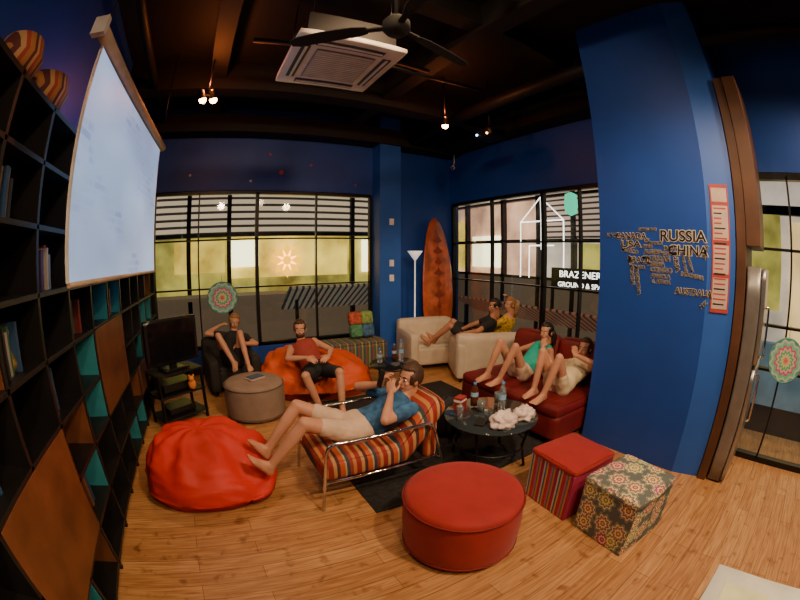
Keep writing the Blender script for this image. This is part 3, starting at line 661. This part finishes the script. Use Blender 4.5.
Mt=Matrix.Translation((-.53,4.12,0))@Matrix.Rotation(ang,4,'Z')
b=MB(); b.rbox((0,0,.93),(.70,.07,.50),.02,TVM,Mt,n=5); b.box((-.31,-.037,.72),(.31,-.034,1.15),TVS,Mt); b.cbox((0,.02,.66),(.08,.05,.08),TVM,Mt); b.rbox((0,.02,.625),(.34,.22,.02),.008,TVM,Mt,n=4)
b.make('television')
b=MB()
for z in(.10,.36,.60): b.cbox((0,.03,z),(.62,.36,.02),BLACK,Mt)
for sx in(-1,1):
    for sy in(-1,1): b.cbox((sx*.29,.03+sy*.16,.305),(.03,.03,.61),FRAME,Mt)
b.cbox((0,.05,.43),(.42,.24,.09),TVM,Mt); b.cbox((0,.05,.155),(.36,.24,.07),TVM,Mt)
b.make('tv_stand',bevel=.003)
TOY=mat('toy_orange',(.8,.25,.04),.6)
b=MB(); b.ball((0,0,.06),(.05,.045,.06),TOY); b.ball((0,-.02,.13),.035,TOY); b.ball((-.025,0,.16),.014,TOY); b.ball((.025,0,.16),.014,TOY); b.make('plush_toy',loc=(-.34,4.10,.37))
TW=mat('white_tabletop',(.62,.62,.55),.4)
b=MB(); b.rbox((.87,-.50,.735),(.76,.80,.03),.012,TW,n=5)
for x in(.56,1.18):
    for y in(-.83,-.17): b.cyl((x,y,0),(x,y,.72),.02,.02,CHROME,12)
b.make('white_table')
b=MB(); b.box((.92,-.40,.7505),(1.16,-.17,.7515),mat('paper_yellow',(.62,.64,.36),.7)); b.make('paper_sheet')
BF=mat('black_fabric',(.02,.018,.018),.8)
armchair('black_armchair',(.18,5.14,0),math.radians(8),.74,.70,BF,bh=.70,ah=.50,sh=.38)
# ------------------------------------------------------------------ table items
PET=mat('pet_plastic',(.75,.85,.9),.08,var=.02,trans=.85); CAPB=mat('cap_blue',(.05,.2,.6),.4); LBL=mat('bottle_label',(.3,.5,.75),.5)
BRN=mat('bottle_glass_brown',(.10,.03,.01),.1,coat=.4)
def bottle(name,x,y,z,h=.24,m=None):
    b=MB(); r=.034; m=m or PET; b.lathe([(.001,0),(r,.004),(r,h*.3),(r*.92,h*.34),(r,h*.38),(r,h*.65),(r*.5,h*.85),(.012,h*.9),(.012,h*.94)],(0,0,0),m,20); b.lathe([(.015,h*.92),(.015,h),(.001,h)],(0,0,0),CAPB,14); b.lathe([(r+.001,h*.42),(r+.001,h*.6)],(0,0,0),LBL,20); b.make(name,loc=(x,y,z))
bottle('water_bottle',2.17,2.12,.4575,.27); bottle('water_bottle',2.30,4.12,.4005,.30); bottle('water_bottle',2.03,4.2,.4005,.2)
bottle('glass_bottle',2.06,2.36,.4575,.22,BRN); bottle('glass_bottle',2.27,4.25,.4005,.22,BRN)
BAGM=mat('plastic_bag_white',(.74,.60,.55),.4,var=.1)
def bag(name,x,y,z,r,seed):
    b=MB()
    def fn(d,p):
        k=1+.35*noise.noise(d*2.3+V((seed,0,0)))+.18*noise.noise(d*6+V((0,seed,0)))
        q=p*k; q.z=max(q.z,-.3*r)+.3*r; return q
    b.ball((0,0,0),(r,r*.8,r*.72),BAGM,nu=40,nv=26,fn=fn); b.make(name,loc=(x,y,z))
bag('plastic_bag',1.98,1.89,.4575,.12,3); bag('plastic_bag',2.22,1.89,.4575,.10,8)
b=MB(); b.cbox((0,0,.06),(.10,.07,.12),mat('carton_red',(.30,.02,.02),.5)); b.cbox((0,0,.09),(.102,.072,.02),WHT); b.make('drink_carton',loc=(1.90,2.36,.4575),rotz=.4)
MUG=mat('glass_tumbler',(.6,.65,.65),.1,trans=.8)
for x,y in((2.02,2.22),(2.28,2.28)):
    b=MB(); b.lathe([(.001,0),(.032,0),(.036,.1),(.033,.1),(.03,.005),(.001,.005)],(0,0,0),MUG,20); b.make('drinking_glass',loc=(x,y,.4575))
b=MB(); b.lathe([(.001,0),(.028,0),(.033,.006),(.033,.11),(.027,.118),(.027,.12),(.001,.118)],(0,0,0),mat('can_silver',(.5,.5,.52),.25,.8),20); b.make('drink_can',loc=(1.77,2.2,.4575))
b=MB(); b.cbox((0,0,.006),(.15,.08,.012),BLACK); b.make('smartphone',loc=(1.87,2.04,.4575),rotz=.6)
b=MB(); b.lathe([(.001,0),(.05,0),(.06,.03),(.05,.03),(.001,.008)],(0,0,0),mat('ashtray',(.1,.1,.1),.3),20); b.make('ashtray',loc=(2.15,4.0,.4005))
b=MB(); b.cbox((0,0,.008),(.2,.14,.016),PAP); b.cbox((.01,.01,.02),(.18,.12,.008),BM[1]); b.make('magazine',loc=(.40,4.08,.437),rotz=.5)
# backpack and sandals on the rug
BP=mat('backpack_fabric',(.02,.02,.025),.8)
b=MB(); b.rbox((0,0,.18),(.30,.20,.36),.08,BP,puff=.02); b.rbox((0,-.11,.13),(.22,.07,.18),.03,BP,puff=.01)
for k in(-1,1): b.tube([(k*.07,.09,.33),(k*.08,.14,.25),(k*.08,.13,.1),(k*.07,.10,.05)],.012,BP,8)
b.tube([(-.03,0,.36),(-.02,0,.40),(.02,0,.40),(.03,0,.36)],.008,BP,6); b.make('backpack',loc=(2.05,2.78,.012),rotz=.5)
FF=mat('sandal_rubber',(.05,.03,.025),.7); FS=mat('sandal_strap',(.35,.05,.03),.6)
for x,y,r in((1.62,1.88,.5),(1.75,1.84,.75)):
    b=MB(); n=20; pts=[(math.cos(2*pi*t/n)*.045*(1-.18*math.sin(2*pi*t/n)*0+.1*math.sin(2*pi*t/n)),math.sin(2*pi*t/n)*.125) for t in range(n)]
    vs=[(x_,y_,0) for x_,y_ in pts]+[(x_,y_,.018) for x_,y_ in pts]
    b.add(vs,[list(range(n))[::-1],list(range(n,2*n))]+[(i,(i+1)%n,n+(i+1)%n,n+i) for i in range(n)],FF)
    for k in(-1,1): b.tube([(0,.07,.018),(k*.02,.04,.045),(k*.042,-.01,.02)],.006,FS,6)
    b.make('flip_flop',loc=(x,y,0.0),rotz=r)
# ------------------------------------------------------------------ people
def remesh(mb,name,vox,sm,parent,nz=0,nsc=9):
    me=mb.mesh(name+'_tmp',merge=False); o=bpy.data.objects.new(name+'_tmp',me); bpy.context.collection.objects.link(o)
    r=o.modifiers.new('r','REMESH'); r.mode='VOXEL'; r.voxel_size=vox
    s=o.modifiers.new('s','SMOOTH'); s.iterations=sm; s.factor=.5
    dg=bpy.context.evaluated_depsgraph_get(); dg.update()
    m2=bpy.data.meshes.new_from_object(o.evaluated_get(dg)); m2.name=name
    bpy.data.objects.remove(o); bpy.data.meshes.remove(me)
    m2.materials.clear(); m2.materials.append(mb.mats[0])
    if nz:
        nr=[v.normal.copy() for v in m2.vertices]
        for v,n in zip(m2.vertices,nr): v.co+=n*(nz*(noise.noise(v.co*nsc)+.6*noise.noise(v.co*nsc*2.3)))
    for p in m2.polygons: p.use_smooth=True
    o=bpy.data.objects.new(name,m2); bpy.context.collection.objects.link(o); o.parent=parent
    return o
def ik(a,t,l1,l2,pole):
    d=t-a; L=max(min(d.length,(l1+l2)*.992),abs(l1-l2)+.03); dn=d.normalized(); t2=a+dn*L
    x=(l1*l1-l2*l2+L*L)/(2*L); h=math.sqrt(max(l1*l1-x*x,0)); p=V(pole); p=(p-dn*p.dot(dn)).normalized()
    return a+dn*x+p*h,t2
EYEW=mat('eye_white',(.8,.78,.74),.3); EYED=mat('eye_iris',(.04,.02,.01),.2); LIP=mat('lips',(.42,.14,.11),.5)
def frame3(r,f,u): return Matrix(((r.x,f.x,u.x),(r.y,f.y,u.y),(r.z,f.z,u.z)))
def head(e,c,f,u,s,skin,hair,style,beard=None):
    f=f.normalized(); r=f.cross(u).normalized(); u=r.cross(f).normalized(); R=frame3(r,f,u)
    def P(x,y,z): return c+R@V((x,y,z))*s
    b=MB()
    b.ball(P(0,-.012,.025),(.074*s,.092*s,.092*s),skin,R=R); b.ball(P(0,.018,-.045),(.056*s,.062*s,.068*s),skin,R=R)
    b.ball(P(0,.048,-.088),(.028*s,.026*s,.022*s),skin,R=R)
    b.ball(P(0,.066,.022),(.05*s,.016*s,.012*s),skin,R=R)
    b.capsule(P(0,.078,.004),P(0,.098,-.028),.009*s,.013*s,skin,8)
    for k in(-1,1):
        b.ball(P(k*.035,.055,-.03),(.02*s,.018*s,.018*s),skin,R=R); b.ball(P(k*.077,-.005,-.01),(.010*s,.019*s,.030*s),skin,R=R)
    b.capsule(P(0,-.02,-.05),P(0,-.035,-.14),.055*s,.055*s,skin)
    remesh(b,'head',.0055*s,2,e)
    b=MB()
    for k in(-1,1):
        b.ball(P(k*.031,.070,.0),(.014*s,.010*s,.0085*s),EYEW,R=R,nu=12,nv=8); b.ball(P(k*.031,.077,.0),(.006*s,.0045*s,.006*s),EYED,R=R,nu=10,nv=6)
        b.tube([P(k*.014,.084,.021),P(k*.030,.084,.026),P(k*.047,.072,.021)],.0035*s,hair,6)
    b.tube([P(-.022,.076,-.058),P(-.008,.086,-.055),P(.008,.086,-.055),P(.022,.076,-.058)],.0045*s,LIP,6); b.tube([P(-.018,.076,-.064),P(0,.085,-.067),P(.018,.076,-.064)],.005*s,LIP,6)
    b.make('face_features',e)
    b=MB(); cur=.05 if style=='curly' else .02
    def fn(d,p):
        g=1.0
        face=(d.y>.28 and d.z<.50 and abs(d.x)<.78+.2*d.z)
        if style=='short' and d.z<-.35: g=.75
        if d.z<-.55 and style!='long': g=.7
        if face: g=.72
        q=p*g
        if not face: q*=1+cur*noise.noise(d*(9 if style=='curly' else 5)+V((c.x*9,0,0)))
        return q
    k=1.12 if style=='curly' else 1.07
    b.ball(P(0,-.014,.028),(.079*s*k,.098*s*k,.099*s*k),hair,R=R,nu=40,nv=28,fn=fn)
    if style=='long':
        for kx in(-1,0,1):
            b.tube([P(kx*.05,-.05,.04),P(kx*.075,-.075,-.04),P(kx*.075,-.075,-.12),P(kx*.06,-.06,-.2)],.036*s,hair,12,taper=[.7,1,.9,.3])
    if style=='bun': b.ball(P(0,-.10,.08),(.035*s,.035*s,.035*s),hair)
    b.make('hair',e)
    if beard:
        b=MB(); b.ball(P(0,.03,-.068),(.060*s,.060*s,.050*s),beard,R=R,nu=28,nv=18,fn=lambda d,p: p*(1+.05*noise.noise(d*7)) if not(d.y>.6 and d.z>.35) else p*.8); b.make('beard',e)
def hand(b,w,d,n,s,skin,curl=.5,thumb=1):
    d=d.normalized(); n=(n-d*n.dot(d)).normalized(); sd=d.cross(n)*thumb
    R=frame3(sd,d,n)
    b.ball(w+d*.045*s,(.041*s,.052*s,.015*s),skin,R=R,nu=16,nv=10)
    b.capsule(w-d*.01*s,w+d*.02*s,.023*s,.022*s,skin,10)
    for i,(o,l) in enumerate(((.030,.070),(.010,.078),(-.011,.072),(-.030,.057))):
        p=w+d*(.083-.004*abs(i-1))*s+sd*o*s*.95; a=.12; dd=d+sd*o*1.5
        for k,ll in enumerate((.45,.32,.23)):
            a+=curl*(.7 if k else .4); q=p+(dd*math.cos(a)+n*math.sin(a)).normalized()*l*ll*s
            b.capsule(p,q,(.0088-.0008*k)*s,(.0082-.0008*k)*s,skin,8); p=q
    p=w+d*.022*s+sd*.030*s; dd=(d*.75+sd*.75+n*.25).normalized(); q=p+dd*.036*s; b.capsule(p,q,.012*s,.0098*s,skin,8); q2=q+(d*.9+sd*.3+n*.3*(1+curl)).normalized()*.030*s; b.capsule(q,q2,.0095*s,.008*s,skin,8)
def person(name,pelvis,spine,fwd,legs,arms,skin,hair,style,top,bottom,s=1,headf=None,headu=None,sleeve=.55,short=.6,beard=None,slim=1,vox=.010,bend=.03):
    e=empty(name); pel=V(pelvis); sp=V(spine).normalized(); R=V(fwd).cross(sp).normalized(); F=sp.cross(R).normalized()
    T=.50*s; neck=pel+sp*T
    def cen(t): return pel+sp*T*t-F*bend*math.sin(pi*max(0,min(1,t)))
    prof=[(-.16,.10,.07),(-.08,.145,.10),(.03,.165,.115),(.2,.158,.108),(.4,.142,.100),(.62,.160,.112),(.80,.172,.108),(.90,.150,.092),(.96,.10,.072),(1.0,.062,.058)]
    def rings(inf,t0=-9,t1=9): return [(cen(t),R*(a*slim*s+inf),F*(bb*s+inf)) for t,a,bb in prof if t0<=t<=t1]
    body=MB(); body.loft(rings(0),skin)
    H=V(headf if headf else fwd).normalized(); U=V(headu if headu else sp).normalized()
    hc=neck+U*.150*s+F*.012
    body.capsule(neck-sp*.04*s,neck+(hc-neck)*.45,.058*s,.052*s,skin)
    topb=MB(); topb.loft(rings(.010,-.1,.97),top); botb=MB(); botb.loft([(c,a,bb) for c,a,bb in rings(.014,-.2,.22)],bottom)
    hands=MB()
    for sg,(wt,pole,hn,hd,curl) in zip((1,-1),arms):
        sh=pel+sp*T*.87+R*sg*.165*s*slim-F*bend*.3; el,wr=ik(sh,V(wt),.285*s,.25*s,pole)
        body.ball(sh,.056*s*slim,skin); body.capsule(sh,el,.050*s*slim,.038*s*slim,skin); body.capsule(el,el+(wr-el)*.35,.039*s*slim,.038*s*slim,skin); body.capsule(el+(wr-el)*.35,wr,.038*s*slim,.024*s,skin)
        if sleeve>0:
            topb.ball(sh,.064*s*slim,top); topb.capsule(sh,sh+(el-sh)*sleeve,.062*s*slim,(.062-.010*sleeve)*s*slim,top)
        else: topb.capsule(sh-R*sg*.05+sp*.03,sh-R*sg*.055-sp*.05,.045,.06,top)
        dh=V(hd) if hd else (wr-el); hand(hands,wr,dh,V(hn),s*.98,skin,curl,thumb=sg)
    for sg,(at,pole,toe) in zip((1,-1),legs):
        hj=pel+R*sg*.088*s-sp*.02; kn,an=ik(hj,V(at),.43*s,.41*s,pole); sd=(an-kn).normalized()
        body.capsule(hj,kn,.082*s*slim,.052*s*slim,skin); body.ball(kn,.051*s*slim,skin)
        body.capsule(kn,kn+sd*.15*s,.048*s*slim,.051*s*slim,skin); body.capsule(kn+sd*.15*s,an,.050*s*slim,.032*s,skin)
        t=V(toe).normalized(); dn=(sd-t*sd.dot(t)).normalized(); sdv=t.cross(dn).normalized()
        hl=an+dn*.045*s-t*.035*s; ball_=an+dn*.055*s+t*.12*s
        body.capsule(an,hl,.036*s,.032*s,skin); body.capsule(an+dn*.01,ball_-sdv*.012,.036*s,.022*s,skin); body.capsule(hl,ball_+sdv*.018,.030*s,.024*s,skin); body.capsule(hl,ball_-sdv*.02,.028*s,.024*s,skin)
        for i,o in enumerate((-.036,-.018,-.001,.015,.031)):
            oo=o*(-sg); rr=(.0135,.010,.0095,.009,.0085)[i]; ln=(.05,.05,.044,.037,.03)[i]
            body.capsule(ball_+sdv*oo*s,ball_+sdv*oo*s*1.1+t*ln*s+dn*.006,rr*s,rr*.85*s,skin,8)
        botb.capsule(hj,hj+(kn-hj)*short,.098*s*slim,(.088-.02*short)*s*slim,bottom)
        if short>1: botb.capsule(kn,kn+(an-kn)*(short-1),.066*s,.055*s,bottom)
    remesh(body,'body',vox,3,e); remesh(topb,'top',vox*1.1,3,e,.007,11); remesh(botb,'shorts',vox*1.1,3,e,.007,11)
    remesh(hands,'hands',.0045,1,e)
    head(e,hc,H,U,s,skin,hair,style,beard)
    return e
SK1=mat('skin_light',(.54,.26,.16),.5,var=.08,scale=12); SK2=mat('skin_tan',(.44,.20,.11),.5,var=.08,scale=12)
HB=mat('hair_brown',(.06,.026,.012),.6,var=.4,scale=60); HD=mat('hair_dark',(.012,.008,.006),.5,var=.4,scale=60); HBL=mat('hair_blonde',(.28,.15,.055),.6,var=.4,scale=60)
C_black=mat('cloth_black',(.015,.015,.018),.85); C_blue=mat('shirt_blue',(.03,.12,.27),.8,var=.5,scale=14); C_beige=mat('shorts_beige',(.62,.44,.32),.85); C_red=mat('tank_red',(.28,.035,.025),.8)
C_teal=mat('top_teal',(.01,.36,.30),.8); C_yel=mat('shirt_yellow',(.60,.38,.05),.8,var=.5,scale=30); C_white=mat('shorts_white',(.66,.55,.36),.8); C_navy=mat('shorts_navy',(.02,.02,.05),.8)
person('seated_man',(.95,2.45,.47),(.90,0,.32),(-.33,0,.92),
  legs=[((.28,2.54,.36),(-.2,.25,1),(-.55,.05,.8)),((.26,2.34,.33),(-.2,-.1,1),(-.6,-.15,.8))],
  arms=[((1.23,2.53,.76),(-.3,.9,-.4),(.6,-.6,0),(.15,-.3,.6),.7),((1.23,2.36,.73),(-.5,-.8,-.6),(.6,.6,0),(.15,.3,.6),.7)],
  skin=SK1,hair=HB,style='curly',top=C_blue,bottom=C_beige,headf=(-.95,-.15,.12),headu=(.2,0,1),sleeve=.6,short=.62,vox=.008)
person('bearded_man',(1.20,4.22,.40),(-.20,.80,.60),(-.1,-.6,.8),
  legs=[((1.08,3.78,.10),(-.5,-.3,1),(-.2,-1,0)),((1.30,3.66,.10),(.15,-.3,1),(.1,-1,0))],
  arms=[((1.05,4.14,.60),(-1,.1,-.2),(.6,0,-.8),(.5,-.6,-.1),.5),((1.32,4.12,.60),(1,.1,-.2),(-.6,0,-.8),(-.6,-.5,-.1),.5)],
  skin=SK1,hair=HB,style='short',top=C_red,bottom=C_black,headf=(-.25,-1,.05),headu=(0,.15,1),sleeve=0,short=.85,beard=HB)
# reclined in black armchair, knees raised, one ankle crossed over
person('lounging_woman',(.22,4.90,.46),(.10,.68,.55),(.1,-.55,.7),
  legs=[((.20,4.62,.50),(-.25,-.5,1),(-.2,-.9,-.2)),((.38,4.60,.50),(.15,-.5,1),(.2,-.9,-.2))],
  arms=[((.06,5.28,.86),(-1,-.1,.35),(.3,.2,-.9),(.8,0,.3),.6),((.34,4.94,.66),(1,-.1,-.2),(-.3,0,-.9),(-.6,-.5,-.1),.5)],
  skin=SK1,hair=HBL,style='curly',top=C_black,bottom=C_black,s=.94,headf=(.1,-1,-.1),headu=(.1,.15,1),sleeve=.5,short=.45,slim=.92)
person('dark_haired_man',(3.55,4.17,.53),(.40,-.35,.65),(-.7,.6,.5),
  legs=[((3.22,4.68,.50),(-.1,.2,1),(-.3,.5,.8)),((3.08,4.62,.50),(-.1,.2,1),(-.5,.5,.8))],
  arms=[((3.45,4.30,.70),(.4,.9,-.2),(-.5,0,-.8),(-.6,-.3,-.2),.5),((3.30,4.10,.68),(-.6,-.9,-.2),(.5,0,-.8),(-.5,.5,-.2),.5)],
  skin=SK2,hair=HD,style='short',top=C_black,bottom=C_black,headf=(-1,.3,0),headu=(.1,0,1),sleeve=.6,short=.8,s=.96)
person('blonde_woman',(3.97,4.10,.53),(.10,-.42,.72),(-.3,.8,.5),
  legs=[((4.03,4.58,.12),(0,.3,1),(-.1,1,0)),((3.88,4.60,.12),(0,.3,1),(-.1,1,0))],
  arms=[((4.10,4.02,1.15),(1,0,.1),(0,.2,-.9),(-.5,-.2,.5),.6),((3.88,4.25,.66),(-.9,0,-.3),(.3,0,-.9),None,.4)],
  skin=SK1,hair=HBL,style='long',top=C_yel,bottom=C_navy,headf=(-.8,.1,0),headu=(0,0,1),sleeve=.6,short=.6,s=.92,slim=.92)
person('woman_in_teal',(3.03,2.72,.51),(.68,-.10,.50),(-.6,0,.8),
  legs=[((2.70,2.90,.50),(-.3,.1,1),(-1,.1,-.05)),((2.70,2.70,.50),(-.3,-.1,1),(-1,.05,-.05))],
  arms=[((3.10,2.90,.70),(.2,1,-.4),(0,-.6,-.7),(-.5,-.5,.1),.5),((3.20,2.54,.80),(-.4,-.8,-.6),(.6,.2,.3),(.3,.2,.7),.8)],
  skin=SK1,hair=HD,style='long',top=C_teal,bottom=C_beige,headf=(-1,-.1,.0),headu=(.1,0,1),sleeve=0,short=.3,s=.92,slim=.88)
person('woman_in_white_shorts',(3.00,2.13,.505),(.82,.0,.34),(-.4,0,.9),
  legs=[((2.74,2.24,.50),(-.3,.1,1),(-1,.1,-.05)),((2.70,2.08,.50),(-.3,-.1,1),(-1,-.05,-.05))],
  arms=[((3.05,2.26,.68),(.2,1,-.2),(0,-.6,-.7),(-.5,-.3,.1),.5),((3.14,2.06,.82),(-.5,-.5,.3),(.5,.6,-.2),(.4,.3,.5),.6)],
  skin=SK1,hair=HB,style='long',top=C_white,bottom=C_white,headf=(-1,-.1,.1),headu=(.2,0,1),sleeve=.3,short=.40,s=.92,slim=.88)
b=MB(); b.rbox((0,0,0),(.012,.07,.14),.005,BLACK,Matrix.Translation((1.19,2.445,.84))@Matrix.Rotation(.3,4,'Y'),n=4); b.make('smartphone')
# ------------------------------------------------------------------ world + camera
w=bpy.data.worlds.new('night'); bpy.context.scene.world=w; w.use_nodes=True
w.node_tree.nodes['Background'].inputs[0].default_value=(.10,.12,.2,1); w.node_tree.nodes['Background'].inputs[1].default_value=.08
H=1.75; Pt=math.radians(6.5); YAW=math.radians(29)
c=bpy.data.cameras.new('camera'); o=bpy.data.objects.new('camera',c); bpy.context.collection.objects.link(o); bpy.context.scene.camera=o
o.location=(0,0,H); o.rotation_euler=(math.radians(90)-Pt,0,-YAW)
c.type='PANO'; c.sensor_width=32; c.sensor_height=24; c.lens=15; c.clip_start=.05
t=c.cycles if hasattr(c,'cycles') and hasattr(c.cycles,'panorama_type') else c
t.panorama_type='FISHEYE_EQUISOLID'; t.fisheye_lens=15; t.fisheye_fov=pi
